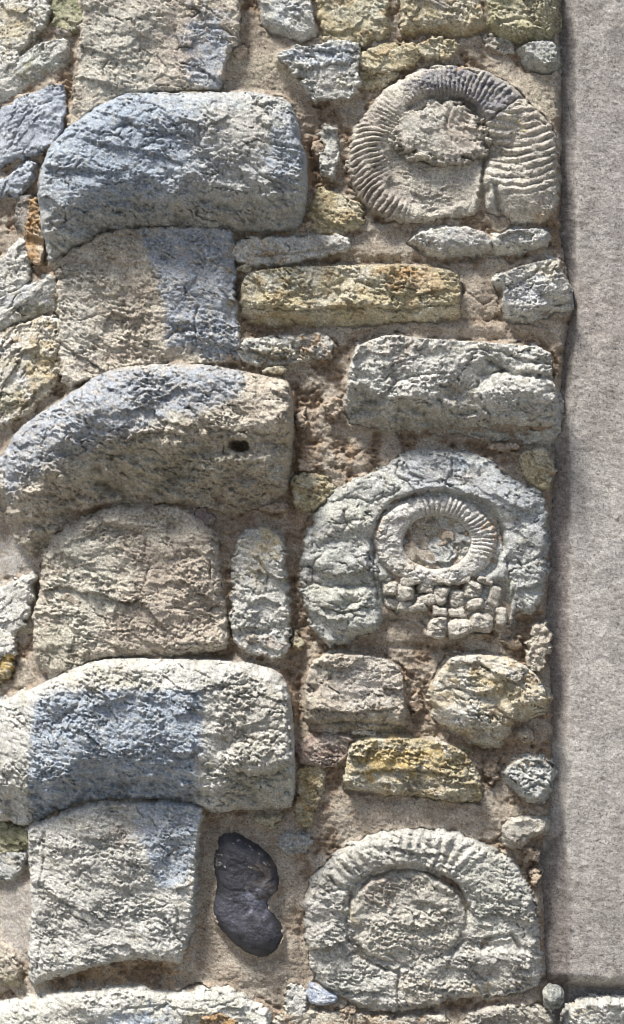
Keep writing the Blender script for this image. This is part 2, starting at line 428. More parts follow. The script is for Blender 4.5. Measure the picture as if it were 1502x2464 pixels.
quoin('flat-faced quoin with a sharp blue panel on its right, under the big blue-grey quoin',
  [(145,632),(212,596),(280,564),(430,556),(545,558),(560,600),(556,680),(562,760),(573,830),(570,858),(500,869),(350,877),(290,888),(220,905),(162,928),(150,850),(150,760),(145,690)],
  H=42, bw=16, grow=12, pal=WARM, patches=[('poly',cBLUE,.75,10,[(338,550),(570,550),(580,870),(478,858),(470,845),(405,840),(400,760),(376,660),(350,600)]),
           ('blob',(.52,.53,.50),.5,.5,(190,760,50,140))],
  feats=[('g',440,790,40,22,-12),('c',[(405,815),(420,800),(455,795),(475,800)],4,11),('c',[(478,740),(470,770),(475,830),(462,850)],3,9),('g',400,700,14,20,-7),
         ('l',[(400,785),(440,777),(480,783)],20,8),('c',[(545,790),(520,800),(500,790),(480,795)],3,8),('g',220,830,50,40,-6),('c',[(190,775),(240,760),(300,780)],2,5)],
  extra=lambda x, y, h, d: h-16*sst(535, 560, x)*sst(558, 600, y)-8*sst(400,420,y*0+x)*sst(820,850,y)*(x>395))
quoin('broad overhanging quoin with a bluish top and a deep round hole near its right end',
  [(250,896),(310,881),(425,875),(500,878),(625,901),(695,917),(704,960),(708,1050),(700,1130),(690,1190),(640,1222),(560,1232),(480,1224),(380,1213),(250,1212),(180,1240),(110,1310),(65,1345),(20,1290),(-10,1240),(-80,1240),(-80,1140),(0,1090),(12,1072),(30,1041),(75,1006),(150,961)],
  H=150, bw=38, bb=215, topb=110, under=0.20, grow=5, pal=WARM, amp=1.3,
  patches=[('poly',cBLUE,.7,22,[(240,896),(500,876),(590,900),(580,960),(480,1000),(340,1040),(290,1060),(200,1100),(120,1130),(20,1200),(-20,1100),(60,1010)]),
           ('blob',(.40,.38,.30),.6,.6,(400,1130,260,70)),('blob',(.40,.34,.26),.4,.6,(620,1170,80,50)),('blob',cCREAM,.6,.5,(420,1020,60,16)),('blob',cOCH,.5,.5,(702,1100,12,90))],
  feats=[('d',578,1074,26,15,-70),('g',578,1078,24,16,-40),('g',650,1062,50,26,-30),('l',[(480,1030),(580,1042),(690,1048)],40,10),('c',[(330,965),(345,955),(360,945)],3.5,9),
         ('g',420,1120,60,30,-16),('g',360,1090,50,20,-8),('l',[(300,1060),(380,1040),(470,1055)],30,10),('g',110,1105,16,10,-14),('g',165,1085,14,10,-12),('g',270,1075,10,7,-10),
         ('c',[(30,1060),(15,1110),(10,1160)],5,14),('g',530,1190,12,14,-16),('g',20,1270,16,20,-20),('g',230,1170,30,20,-12),('c',[(540,1170),(530,1200),(525,1225)],3,12)])
quoin('warm grey quoin with a dome-shaped top and brownish crumbled middle, left of the upright stone',
  [(105,1332),(130,1292),(200,1247),(300,1225),(420,1220),(480,1245),(520,1300),(522,1380),(545,1500),(540,1562),(270,1576),(225,1588),(165,1613),(125,1632),(95,1600),(83,1545),(85,1480),(105,1400)],
  H=46, bw=40, grow=9, pal=WARM, amp=1.15,
  patches=[('poly',(.47,.40,.33),.65,24,[(330,1320),(480,1310),(520,1400),(540,1550),(300,1570),(260,1480),(340,1420)]),('blob',(.56,.57,.50),.5,.5,(200,1400,80,130)),('blob',(.50,.50,.40),.5,.5,(150,1560,60,50))],
  feats=[('g',300,1440,30,14,-9),('g',430,1460,16,12,-10),('c',[(352,1400),(360,1360),(350,1330),(352,1300)],2.5,8),('c',[(505,1350),(510,1400),(530,1450),(500,1470)],3,10),
         ('c',[(225,1300),(270,1280),(330,1270)],2.5,7),('g',445,1340,25,10,-8),('l',[(400,1535),(440,1548),(520,1545)],20,6),('g',235,1290,30,10,-6),('g',180,1360,20,12,-8)])
quoin('long quoin with a square-edged blue panel and a jutting lump at its lower right',
  [(125,1634),(170,1608),(225,1589),(270,1580),(575,1586),(675,1613),(698,1660),(706,1740),(712,1850),(708,1915),(700,1948),(575,1950),(500,1956),(485,1942),(415,1922),(220,1923),(125,1960),(60,1996),(0,1988),(-80,1985),(-80,1720),(0,1692),(60,1665)],
  H=132, bw=34, bb=135, topb=95, under=0.24, grow=5, pal=PALE, amp=1.2,
  patches=[('poly',(.35,.415,.50),.85,12,[(82,1700),(130,1660),(300,1655),(490,1655),(492,1800),(470,1810),(480,1900),(420,1940),(220,1930),(75,1985)]),
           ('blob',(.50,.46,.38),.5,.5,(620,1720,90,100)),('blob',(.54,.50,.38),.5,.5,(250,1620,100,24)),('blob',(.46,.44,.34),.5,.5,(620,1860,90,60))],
  feats=[('d',625,1812,84,40,20),('l',[(550,1840),(600,1858),(650,1856),(690,1840)],34,14),('g',640,1868,30,10,-14),('c',[(140,1735),(165,1712),(195,1690),(200,1680)],5,12),
         ('g',165,1715,26,16,-8),('c',[(610,1750),(650,1745),(695,1752)],3,8),('g',310,1665,14,12,-6),('c',[(418,1815),(450,1815),(490,1795)],4,9),('g',540,1790,22,22,-12),
         ('c',[(270,1590),(272,1610),(265,1632)],2.5,6),('c',[(680,1610),(690,1700),(700,1800)],2.5,7),('g',300,1625,100,12,-7),('l',[(400,1650),(470,1660),(560,1640)],20,5),('c',[(570,1702),(620,1690),(680,1700)],2.5,7)],
  extra=lambda x, y, h, d: h+6*sst(180,120,np.abs(x-270))*0)
quoin('tall smooth pale quoin with a bluish upper right corner, left of the black flint',
  [(62,2008),(75,1988),(220,1930),(415,1928),(485,1936),(490,1955),(475,2025),(470,2150),(460,2250),(440,2290),(430,2315),(415,2306),(300,2302),(200,2328),(115,2356),(72,2378),(70,2300),(75,2150)],
  H=60, bw=22, bb=24, under=0.6, grow=7, pal=PALE, amp=1.1,
  patches=[('poly',(.36,.42,.50),.8,9,[(335,1925),(490,1925),(470,2040),(450,2120),(380,2130),(360,2050),(330,2000)]),('blob',(.54,.52,.47),.4,.6,(200,2100,120,150)),('blob',cPINK,.5,.5,(300,2000,30,40))],
  feats=[('c',[(90,2050),(110,2000),(105,2080),(95,2130)],3,8),('g',435,1985,26,10,-10),('c',[(428,2180),(433,2200),(432,2215)],3,8),('g',170,2200,12,8,-9),('c',[(100,2260),(90,2330)],3,7),
         ('c',[(190,2110),(200,2090),(220,2080)],2.5,7),('g',130,2250,40,60,-7),('g',345,2170,50,30,-5)])
quoin('creamy white quoin along the bottom edge below the orange-stained joint',
  [(-80,2470),(0,2440),(60,2418),(130,2392),(200,2380),(300,2372),(420,2384),(500,2368),(575,2385),(605,2415),(650,2432),(655,2560),(-80,2560)],
  H=62, bw=26, topb=50, grow=8, pal=[(.60,.59,.53),(.66,.65,.60),(.5,.5,.44)],
  patches=[('blob',(.38,.45,.53),.8,.5,(330,2450,80,30)),('blob',(.62,.55,.38),.5,.5,(480,2440,40,14))], feats=[('c',[(300,2420),(380,2410),(480,2425),(560,2400)],2.5,6),('g',150,2450,60,20,-6)])

# ------------------------------------------------------------------ small stones of the left-hand return
def ws(label, poly, **k):
    return stone('wall_stone', label, 'stone', poly, **k)
ws('yellowish white weathered stone in the top left corner of the photo', [(-90,-80),(110,-80),(115,30),(90,60),(40,100),(20,148),(-90,150)], H=18, pal=PALE, patches=[('blob',cOCH,.5,.6,(20,40,40,60)),('blob',cOLIV,.5,.6,(60,60,30,30))], lift=0)
ws('dark mossy green stone at the top, left of the topmost quoin', [(118,-80),(212,-80),(205,60),(182,78),(132,60)], H=10, pal=OLIV, patches=[('blob',(.16,.18,.10),.75,.6,(160,10,50,50))])
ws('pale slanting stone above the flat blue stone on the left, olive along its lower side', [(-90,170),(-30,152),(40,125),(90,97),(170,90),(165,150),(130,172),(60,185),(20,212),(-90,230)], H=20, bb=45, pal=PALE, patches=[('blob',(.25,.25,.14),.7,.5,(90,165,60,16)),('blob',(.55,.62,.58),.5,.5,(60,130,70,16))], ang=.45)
ws('flat slate-blue stone at the left edge beside the big blue-grey quoin', [(-90,290),(-30,262),(60,227),(100,213),(153,215),(150,290),(122,343),(60,358),(0,368),(-90,385)], H=24, bw=12, pal=BLUE, spots=.1, ang=.3, feats=[('c',[(10,350),(30,320),(40,290),(80,255),(120,240)],3,9)])
ws('small rounded bluish stone at the left edge, above the thin orange sliver', [(-90,430),(0,424),(40,398),(76,386),(72,420),(42,455),(0,450),(-90,460)], H=22, pal=BLUE, ang=.4)
ws('dark brown hollow stone between the small bluish stone and the orange sliver', [(34,470),(70,465),(72,510),(58,545),(36,530)], H=12, pal=[(.26,.24,.22),(.36,.33,.30),(.18,.17,.16)])
ws('thin upright orange-brown sliver squeezed against the big blue-grey quoin', [(76,470),(90,520),(96,590),(86,625),(64,605),(62,540)], H=18, bw=10, pal=RUST, patches=[('blob',cRUST,.8,.5,(78,550,16,70))])
ws('greenish white stone low beside the orange sliver on the left', [(5,610),(45,565),(62,610),(56,660),(30,695),(-60,700),(-60,640)], H=14, pal=PALE)
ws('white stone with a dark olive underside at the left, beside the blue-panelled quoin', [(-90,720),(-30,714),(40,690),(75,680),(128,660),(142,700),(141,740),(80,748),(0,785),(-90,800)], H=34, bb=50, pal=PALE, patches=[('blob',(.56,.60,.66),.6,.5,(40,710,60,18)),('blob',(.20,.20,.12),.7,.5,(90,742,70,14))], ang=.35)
ws('large layered cream and brown stone at the left, above the overhanging quoin', [(-90,830),(40,782),(143,758),(148,830),(140,880),(125,930),(90,958),(40,1000),(-90,1030)], H=26, pal=[(.58,.54,.45),(.62,.61,.58),(.46,.38,.26)], led=1.8, amp=1.3, ang=.4,
   patches=[('blob',cOCH,.6,.6,(110,880,40,50)),('blob',(.26,.24,.16),.6,.6,(40,880,40,12)),('blob',(.28,.27,.16),.6,.6,(10,960,40,30))])
ws('grey stone with a white face at the left edge beside the dome-topped quoin', [(-90,1460),(0,1420),(40,1395),(78,1388),(64,1440),(50,1500),(18,1530),(22,1580),(-90,1590)], H=24, pal=PALE, ang=.5)
ws('bright ochre stone at the left edge beside the foot of the dome-topped quoin', [(-90,1600),(-10,1520),(12,1560),(10,1620),(-20,1650),(-90,1670)], H=14, pal=OCHR, patches=[('blob',(.55,.36,.08),.8,.5,(0,1570,20,50))])
ws('dark green mossy stone tucked under the left end of the blue-panelled long quoin', [(-90,2000),(55,2004),(65,2040),(35,2058),(-90,2066)], H=12, bw=18, pal=OLIV, patches=[('blob',(.12,.13,.07),.8,.6,(20,2025,50,26))])
ws('pale greenish stone just below the dark mossy one at the left edge', [(-90,2074),(40,2058),(60,2062),(50,2100),(35,2128),(-90,2155)], H=20, pal=BLUG, bb=24)
ws('brownish stone low at the left edge beside the foot of the tall smooth quoin', [(-90,2270),(18,2290),(38,2330),(40,2385),(-90,2410)], H=22, bb=30, pal=WARM, patches=[('blob',(.24,.22,.12),.7,.6,(15,2380,30,26))])

# ------------------------------------------------------------------ middle field
ws('bluish white stone at the top edge, right of the topmost quoin', [(612,-80),(742,-80),(752,30),(762,78),(735,98),(690,86),(640,74),(630,40)], H=26, bb=26, pal=PALE, patches=[('blob',(.5,.56,.6),.5,.5,(690,30,50,30))], feats=[('g',690,45,8,14,-10)])
ws('mottled yellow-green square stone at the top edge, third from the right', [(762,-80),(920,-80),(928,60),(924,90),(860,104),(790,98),(775,60)], H=20, pal=OCHR, patches=[('blob',(.58,.60,.50),.5,.5,(860,30,50,40))])
ws('ochre and grey stone at the top edge, right of a pale mortar strip', [(967,-80),(1130,-80),(1163,40),(1172,70),(1110,86),(1050,80),(985,82),(967,65)], H=30, bb=36, pal=OCHR, patches=[('blob',(.36,.34,.36),.7,.5,(1065,18,34,20)),('blob',(.60,.54,.42),.5,.5,(1090,60,60,14))], amp=1.2)
ws('rough olive-yellow stone at the top edge next to the grey pier', [(1140,-80),(1335,-80),(1336,60),(1326,88),(1290,98),(1230,103),(1185,88),(1178,50)], H=32, bb=40, pal=OLIV, amp=1.5, feats=[('c',[(1200,60),(1260,50),(1300,65)],5,12)])
ws('squarish white and blue-grey stone with a cracked top, left above the ribbed ammonite', [(675,148),(690,130),(760,116),(840,110),(856,118),(858,225),(820,233),(755,236),(738,210),(735,185),(705,168)], H=32, bw=9, pal=PALE, patches=[('poly',(.42,.48,.55),.7,8,[(680,120),(850,110),(850,155),(760,160),(690,150)])],
   feats=[('l',[(700,165),(760,168),(800,158),(850,160)],30,10),('c',[(770,160),(765,200)],2,5)])
ws('small yellowish stone between the cracked squarish stone and the top of the ribbed ammonite', [(868,137),(900,116),(990,110),(1007,135),(985,155),(960,162),(925,173),(870,166)], H=24, bw=14, pal=OCHR)
ws('little yellow stone touching the upper left rim of the ribbed ammonite', [(860,178),(920,174),(955,172),(935,196),(890,209),(858,206)], H=14, bw=14, pal=OCHR, patches=[('blob',cOCH,.5,.6,(890,195,40,18))])
ws('small oval ochre stone under the ochre and grey top stone', [(1005,110),(1040,102),(1085,104),(1098,118),(1080,131),(1030,138),(1005,128)], H=24, bw=13, pal=OCHR)
ws('small thin grey stone under the rough olive-yellow stone', [(1163,97),(1200,94),(1230,108),(1226,124),(1180,110)], H=14, bw=10, pal=GREY)
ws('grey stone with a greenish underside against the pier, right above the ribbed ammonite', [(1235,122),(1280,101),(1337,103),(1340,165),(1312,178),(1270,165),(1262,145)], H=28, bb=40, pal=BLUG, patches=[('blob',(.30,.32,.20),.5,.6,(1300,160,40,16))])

# the ribbed ammonite ------------------------------------------------------------------
A1 = [(838,415),(840,350),(851,310),(881,265),(911,225),(971,185),(1031,160),(1101,155),(1176,172),(1231,205),(1262,238),(1300,268),(1334,310),(1344,380),(1344,475),(1330,525),(1290,545),(1225,532),(1185,520),(1160,512),(1050,528),(990,542),(925,530),(880,505),(850,455)]
def am1(x, y, h, d):
    cx, cy = 1055., 345.
    r = np.hypot(x-cx, y-cy); th = np.arctan2(y-cy, x-cx)
    right = sst(1120, 1190, x)*sst(225, 290, y)
    W = 105+30*right
    infill = sst(380, 415, y+.12*(x-1000))*sst(935, 975, x)*sst(1180, 1150, x)*sst(560, 530, y+0*x)
    infill = infill*.0; infill = np.maximum(infill, sst(1.15, .7, np.hypot((x-1060)/125., (y-430)/95.)+.25*pn(x/40, y/40, 96)))
    infill = infill*(1-right)
    t = np.clip(d/W, 0, 1)
    ring = (20+14*sst(330, 240, y)+10*right)*np.sqrt(np.clip(np.sin(np.pi*np.clip(t, 0, 1)), 0, 1))
    ring = np.where(d > W, -4*sst(0, 20, d-W), ring)
    h = h+ring*(1-infill)+infill*3
    # ribs
    ph = th*88/(2*np.pi)+.010*(r-150)+.7*pn(x/70, y/70, 91)+.15*pn(x/16, y/16, 94)
    rib = np.abs(np.sin(np.pi*ph))**.8
    # right limb: flatter ribs that arc
    yy = y+ .0028*(x-1215)**2-.10*(x-1170)+2.5*pn(x/30, y/30, 95)
    rib2 = np.abs(np.sin(np.pi*yy/19.5+.6*pn(x/70, y/50, 92)))**.8
    rb = rib*(1-right)+rib2*right
    left = sst(1010, 930, x)*sst(270, 330, y)
    topm = sst(300, 250, y)*sst(960, 1080, x)*(1-right)*.55
    am = np.maximum(np.maximum(left*1.0, topm), right*.95*sst(520, 440, y+.2*(x-1200)))
    am = np.maximum(am, .22*(1-infill)) * (1-infill) * sst(0, 14, d)*sst(W+12, W-14, d)*np.clip(.7+.9*pn(x/40, y/40, 93), .1, 1.1)
    am = am*(1-(1-right)*(1-topm/.55)*sst(62, 92, d)*sst(230, 330, y)*.85)*(1-.8*right*sst(455, 500, y))
    h = h+am*(rb-.55)*(19-3*right)-26*(1-right)*sst(W-30, W-8, d)*sst(290, 240, y)*sst(960, 1040, x)
    # tuberculate top
    f1, f2, _ = worley(x/13, y/13, 6)
    h = h+topm*5*(1-f1*1.4)
    return h
A = thing('ammonite', 'large ribbed ammonite near the top, next to the grey pier', 'ammonite', 1090, 540, 'fossil ammonites set in the wall')
stone('whorl', None, None, A1, H=14, bw=14, pal=GREY, parent=A, amp=.75, led=.5, crk=.6, fine=.7, big=.6, extra=am1, step=2.0, seed=31.7,
  patches=[('poly',(.23,.23,.26),.85,16,[(960,215),(1030,170),(1110,165),(1180,185),(1245,235),(1200,290),(1160,280),(1110,240),(1040,235)]),
           ('blob',(.52,.45,.38),.5,.5,(1290,290,50,50)),('blob',(.5,.42,.36),.4,.6,(890,300,50,40)),('blob',(.52,.38,.22),.6,.5,(1300,520,24,22)),('blob',(.34,.29,.25),.7,.6,(900,460,60,80)),
           ('blob',(.58,.60,.58),.5,.5,(1190,460,30,40)),('blob',(.48,.24,.02),.9,.3,(1123,171,12,6)),('blob',(.55,.50,.10),.7,.3,(1240,292,8,5))],
  feats=[('c',[(1166,300),(1200,275),(1240,245),(1250,238),(1268,238)],2.6,13),('c',[(1165,305),(1170,350),(1168,380),(1160,430),(1158,470)],5,24),('c',[(1168,460),(1158,500),(1156,520)],11,34),('d',1235,480,70,40,10),
         ('c',[(1190,450),(1200,500),(1215,530)],6,20),('g',1195,500,22,30,-20),('c',[(1290,290),(1320,310),(1342,315)],2.2,8),('c',[(975,180),(1030,168),(1100,168),(1150,180)],2.2,8),
         ('c',[(985,262),(1020,240),(1080,232),(1130,252),(1162,288)],8,16),('c',[(990,372),(1040,400),(1100,392),(1150,376)],4,14)])
stone('centre_boss', 'rough brownish grey centre plug of the ribbed ammonite', None,
  [(946,325),(962,290),(990,262),(1035,250),(1095,246),(1130,272),(1152,292),(1166,322),(1165,378),(1130,388),(1090,396),(1030,394),(975,368),(950,350)],
  H=44, bw=22, pal=GREY, parent=A, fine=.55, big=1.0, led=.6, patches=[('blob',cPINK,.5,.6,(1110,320,40,40)),('blob',(.45,.46,.44),.5,.6,(1020,310,40,30))], amp=.85, floor=6, rag=7, crk=.5,
  feats=[('c',[(1080,270),(1072,310),(1085,345)],4,8),('g',1110,300,34,22,-14),('g',1020,310,60,46,10),('g',1120,350,50,34,-10)])

ws('low yellowish stone left of the ribbed ammonite, beside the blue-grey quoin', [(748,500),(775,457),(830,475),(872,507),(870,540),(815,560),(760,556)], H=14, bw=20, pal=OCHR, led=.6)
ws('narrow upright pale stone beside the upper right side of the big blue-grey quoin', [(778,300),(806,322),(808,395),(796,432),(776,380)], H=16, bw=12, pal=PALE)
ws('flat white stone lying under the ribbed ammonite, left one of the touching pair', [(982,585),(1000,565),(1050,552),(1110,546),(1165,560),(1180,573),(1183,600),(1140,606),(1080,614),(1020,606)], H=32, bw=13, bb=26, pal=PALE, patches=[('blob',(.42,.44,.50),.5,.5,(1120,570,50,12)),('blob',cPINK,.5,.5,(1140,560,40,12))])
ws('flat white stone lying under the ribbed ammonite, right one of the touching pair', [(1184,574),(1230,554),(1300,551),(1322,565),(1310,590),(1260,600),(1200,616),(1186,602)], H=34, bw=13, bb=26, pal=PALE, patches=[('blob',(.48,.50,.54),.5,.5,(1270,565,50,12))])
ws('thin flaky white and tan stone right below the corner of the big blue-grey quoin', [(566,600),(600,576),(700,582),(760,572),(835,577),(838,600),(770,612),(700,628),(600,633),(570,625)], H=24, bw=13, pal=PALE, patches=[('blob',(.52,.38,.24),.6,.6,(640,612,60,14)),('blob',cPINK,.5,.5,(760,590,50,14))], led=1.5, feats=[('l',[(600,615),(700,612),(830,590)],20,8)])
ws('long horizontal ochre stone with a rusty top, middle of the wall', [(578,690),(598,656),(700,642),(850,640),(1000,640),(1075,650),(1105,667),(1110,740),(1105,770),(1040,772),(940,770),(850,786),(760,778),(640,770),(590,755),(580,725)],
   H=42, bw=22, bb=55, pal=OCHR, amp=1.2, patches=[('blob',cRUST,.75,.6,(985,655,56,22)),('blob',(.52,.35,.2),.5,.6,(1030,690,50,20)),('blob',(.60,.62,.58),.6,.5,(680,670,80,18)),('blob',(.56,.58,.56),.5,.5,(850,655,40,12))],
   feats=[('c',[(795,690),(820,685),(815,720),(810,700)],4,10),('c',[(860,678),(885,690),(915,696)],3,7),('l',[(600,738),(720,748),(850,740),(960,745),(1100,730)],30,10),('g',820,680,20,6,-8)])
ws('greyish angular stone touching the pier, right of the long ochre stone', [(1183,672),(1250,642),(1340,621),(1360,676),(1377,738),(1360,748),(1330,747),(1290,768),(1225,776),(1203,742),(1211,706)], H=46, bw=18, bb=46, pal=PALE, patches=[('blob',(.56,.60,.66),.5,.5,(1270,710,40,40)),('blob',cOCH,.35,.5,(1330,650,30,20))], ang=.35, amp=1.2,
   feats=[('c',[(1215,690),(1255,680),(1300,650)],3,7),('c',[(1300,760),(1330,735),(1370,735)],4,9)])
ws('thin rust-spotted crumbly stone right below the blue panel of the flat-faced quoin', [(575,852),(600,822),(700,815),(780,806),(800,830),(790,855),(700,868),(600,870)], H=22, bw=14, pal=PALE, patches=[('blob',cRUST,.75,.6,(745,828,40,14)),('blob',cOCH,.5,.6,(690,850,60,12))], amp=1.4)
ws('broad grey layered stone with bulging lower right lobe, above the cracked ammonite slab',
   [(838,895),(848,861),(870,828),(935,806),(1000,816),(1150,826),(1322,838),(1324,916),(1340,956),(1350,996),(1337,1041),(1314,1066),(1250,1058),(1150,1046),(1050,1040),(900,1022),(832,1015),(826,975),(836,940)],
   H=88, bw=26, bb=120, pal=PALE, amp=1.3, led=2.4, fine=.65, under=.12, ang=.15,
   patches=[('blob',(.60,.60,.56),.5,.6,(980,890,110,50)),('blob',cPINK,.5,.6,(960,845,60,20)),('blob',cOLIV,.5,.6,(1000,1010,150,30)),('blob',(.36,.29,.2),.5,.6,(1100,940,30,20)),('blob',(.60,.60,.57),.5,.5,(1220,960,60,30))],
   feats=[('d',1225,960,88,62,32),('l',[(860,935),(930,962),(1000,960),(1050,975)],34,12),('c',[(1170,870),(1230,905),(1280,905),(1325,915)],6,22),('c',[(1150,845),(1200,850),(1260,875),(1320,880)],3,9),
          ('g',1200,890,18,12,-14),('g',1100,950,24,24,-20),('c',[(1050,960),(1065,985),(1060,1010)],4,12),('c',[(1150,905),(1210,895)],4,12),('g',1240,1030,90,12,-24),('l',[(1150,1000),(1230,1025),(1330,1030)],30,12),
          ('c',[(870,935),(885,965),(905,970)],6,18),('c',[(1130,830),(1190,860),(1150,900)],3,7),('c',[(1145,920),(1165,985),(1180,1010)],4,14),('c',[(950,920),(1010,905),(1060,900)],2.5,7)])
ws('ochre small stone between the crumbled joint and the rim of the cracked ammonite slab', [(712,1152),(760,1148),(800,1172),(782,1200),(745,1226),(715,1215)], H=14, bw=16, pal=OCHR)
ws('yellow pitted stone against the pier, upper right of the cracked ammonite slab', [(1256,1090),(1310,1085),(1325,1120),(1322,1165),(1290,1171),(1262,1142)], H=18, bw=16, pal=OCHR, amp=1.3)

# the cracked round slab with the inner coil ---------------------------------------------
A2 = [(722,1340),(733,1290),(758,1232),(790,1186),(850,1152),(925,1122),(970,1086),(1050,1078),(1130,1085),(1180,1102),(1215,1140),(1270,1168),(1310,1190),(1321,1260),(1315,1380),(1306,1430),(1288,1484),(1240,1474),(1226,1522),(1170,1530),(1100,1538),(1050,1534),(1020,1500),(930,1490),(905,1520),(850,1546),(790,1556),(750,1512),(728,1440)]
B = thing('ammonite', 'cracked grey ammonite slab with a white ribbed inner ring and broken block-like chambers', 'ammonite', 1030, 1540, 'fossil ammonites set in the wall')
def am2(x, y, h, d):
    r = np.hypot((x-1052)/160., (y-1305)/125.)
    h = h-24*sst(1.07, .97, r+.05*pn(x/40, y/40, 45))
    # outer slab swells
    h = h+14*np.sin(np.pi*np.clip(d/170., 0, 1))
    f1, f2, c = worley((x+8*pn(x/30, y/30, 5))/46, (y+8*pn(x/30, y/30, 6))/34, 12)
    lo = sst(1180, 1260, y)*sst(960, 900, x)
    lo = lo*sst(-.25, .35, pn(x/90, y/70, 44))
    h = h+lo*(13*(1-f1*f1*1.6)-7*np.exp(-((f2-f1)/.05)**2))
    h = h-12*sst(1480, 1500, y)*sst(900, 940, x)*0
    lowmid = sst(1385, 1410, y)*sst(900, 930, x)*sst(1235, 1215, x)
    return h-28*lowmid
stone('outer_slab', None, None, A2, H=34, bw=24, pal=BLUG, parent=B, amp=.85, led=.6, crk=1.2, fine=.7, big=1.4, extra=am2, seed=55.1,
  patches=[('poly',(.40,.43,.47),.6,12,[(960,1110),(1050,1085),(1180,1110),(1310,1200),(1315,1300),(1240,1240),(1140,1190),(1060,1180),(990,1190)]),
           ('poly',(.33,.38,.43),.7,3,[(1088,1098),(1125,1100),(1123,1135),(1090,1133)]),('blob',(.54,.53,.45),.6,.5,(850,1250,80,60)),
           ('blob',(.50,.49,.40),.5,.6,(820,1440,90,80)),('blob',(.46,.38,.30),.6,.5,(1130,1500,120,50)),('blob',(.42,.37,.33),.5,.5,(1100,1150,60,10))],
  feats=[('p',[(975,1190),(955,1120),(1050,1095),(1090,1140),(1070,1180)],5,6),('p',[(1090,1180),(1100,1140),(1200,1150),(1250,1190),(1230,1230),(1160,1210)],6,6),
         ('c',[(1085,1100),(1086,1140),(1070,1160),(1070,1180)],2.5,8),('c',[(1210,1140),(1255,1180),(1300,1190)],2.5,8),('c',[(960,1110),(950,1140),(980,1160),(1000,1190)],2.5,9),
         ('l',[(1060,1160),(1100,1178),(1160,1200),(1200,1215)],20,8),('l',[(1000,1188),(1060,1182),(1100,1190)],18,8),('c',[(1000,1190),(930,1215),(905,1290),(897,1360),(908,1440)],3.5,14),
         ('c',[(770,1215),(850,1195),(890,1210),(960,1180)],3,8),('c',[(735,1400),(800,1410),(890,1405)],4,12),('g',1225,1350,22,14,-14),('c',[(1200,1250),(1215,1340),(1225,1400)],3,10),
         ('c',[(1220,1350),(1260,1360),(1310,1330)],3,8),('l',[(760,1455),(830,1470),(900,1450)],30,12),('d',820,1350,70,46,14),('d',790,1430,44,30,12),('d',850,1490,66,36,16),('d',880,1440,30,24,10),('g',745,1420,14,14,-16),('g',840,1530,70,10,-12),('c',[(1235,1420),(1225,1470)],4,12)])
def ring2(x, y, h, d):
    th = np.arctan2((y-1305)/.80, x-1050); r = np.hypot((x-1050)/155., (y-1300)/118.)
    inr = np.hypot((x-1050)/84., (y-1306)/66.)
    t = np.clip((r-.50)/.5, 0, 1)
    h = h+20*np.sqrt(np.clip(np.sin(np.pi*t), 0, 1))-24*sst(1.03, .9, inr)
    a = np.degrees(th)
    ribm = sst(-150, -95, a)*sst(40, 5, a)*(.6+.4*sst(-.4, .2, pn(x/40, y/40, 73)))
    ph = th*54/(2*np.pi)+.5*pn(x/50, y/50, 71)+.12*pn(x/14, y/14, 72)
    h = h+ribm*sst(.92, 1.1, inr)*(np.abs(np.sin(np.pi*ph))**.8-.5)*11*np.clip(.8+.5*pn(x/30,y/30,8),.3,1.1)
    f1, f2, _ = worley((x+4*pn(x/15, y/15, 5))/22, (y+4*pn(x/15, y/15, 6))/17, 19)
    h = h+3.5*(1-ribm)*facet(x/24, y/17, 11)+(1-ribm)*sst(.95, 1.1, inr)*sst(-.3, .4, pn(x/50, y/40, 47))*(5*(1-f1*1.2)-6*np.exp(-((f2-f1)/.08)**2))
    return h
def ell(cx, cy, rx, ry, n=20, a0=0, wob=0.04, k=1.0):
    return [(cx+rx*math.cos(a0+2*math.pi*i/n)*(1+wob*math.sin(3.1*i*k)), cy+ry*math.sin(a0+2*math.pi*i/n)*(1+wob*math.cos(2.3*i*k))) for i in range(n)]
stone('inner_ring', 'white ribbed inner ring with rusty rim', None, ell(1046,1300,152,112,22,0,.015), H=22, bw=14, pal=[(.60,.59,.56),(.68,.66,.62),(.50,.48,.44)], parent=B, amp=.6, led=.5, crk=1, fine=.6, big=.6, extra=ring2, step=2.0, rag=1.5, floor=-10,
  patches=[('blob',cRUST,.65,.5,(1192,1300,9,70)),('blob',cRUST,.4,.6,(900,1270,10,70)),('blob',(.50,.49,.42),.8,.4,(1050,1306,78,60)),('blob',(.50,.38,.26),.6,.5,(1000,1350,30,20)),('blob',(.5,.47,.4),.5,.5,(940,1370,50,50))])
stone('core', 'hollowed greenish grey core inside the white ring', None, ell(1046,1303,74,56,16,0,.05), H=20, bw=20, pal=GREY, parent=B, amp=.9, floor=-10, patches=[('blob',cOLIV,.35,.6,(1040,1290,60,30)),('blob',(.52,.42,.28),.5,.5,(1080,1350,30,14))],
  extra=lambda x, y, h, d: h-12*np.exp(-(np.hypot((x-1040)/50,(y-1295)/38))**2), feats=[('c',[(1085,1330),(1100,1300),(1120,1290)],2.5,7),('l',[(1020,1335),(1060,1350),(1100,1340)],10,5)])
blocks = [(1022,1412,20,18),(1024,1442,24,15),(1060,1430,18,24),(1099,1440,21,22),(1138,1420,24,23),(1144,1453,21,14),(1099,1472,22,14),(1058,1468,19,12),(1104,1510,33,22),(1156,1496,29,24),(1052,1502,24,18),(1048,1524,24,12),(1190,1432,16,26),(975,1425,22,20),(975,1460,20,14),(1006,1460,22,12),(940,1415,20,16),(1205,1480,14,22),(985,1398,26,11),(1060,1398,24,9),(1110,1396,20,9),(1170,1396,20,10),(945,1450,18,12)]
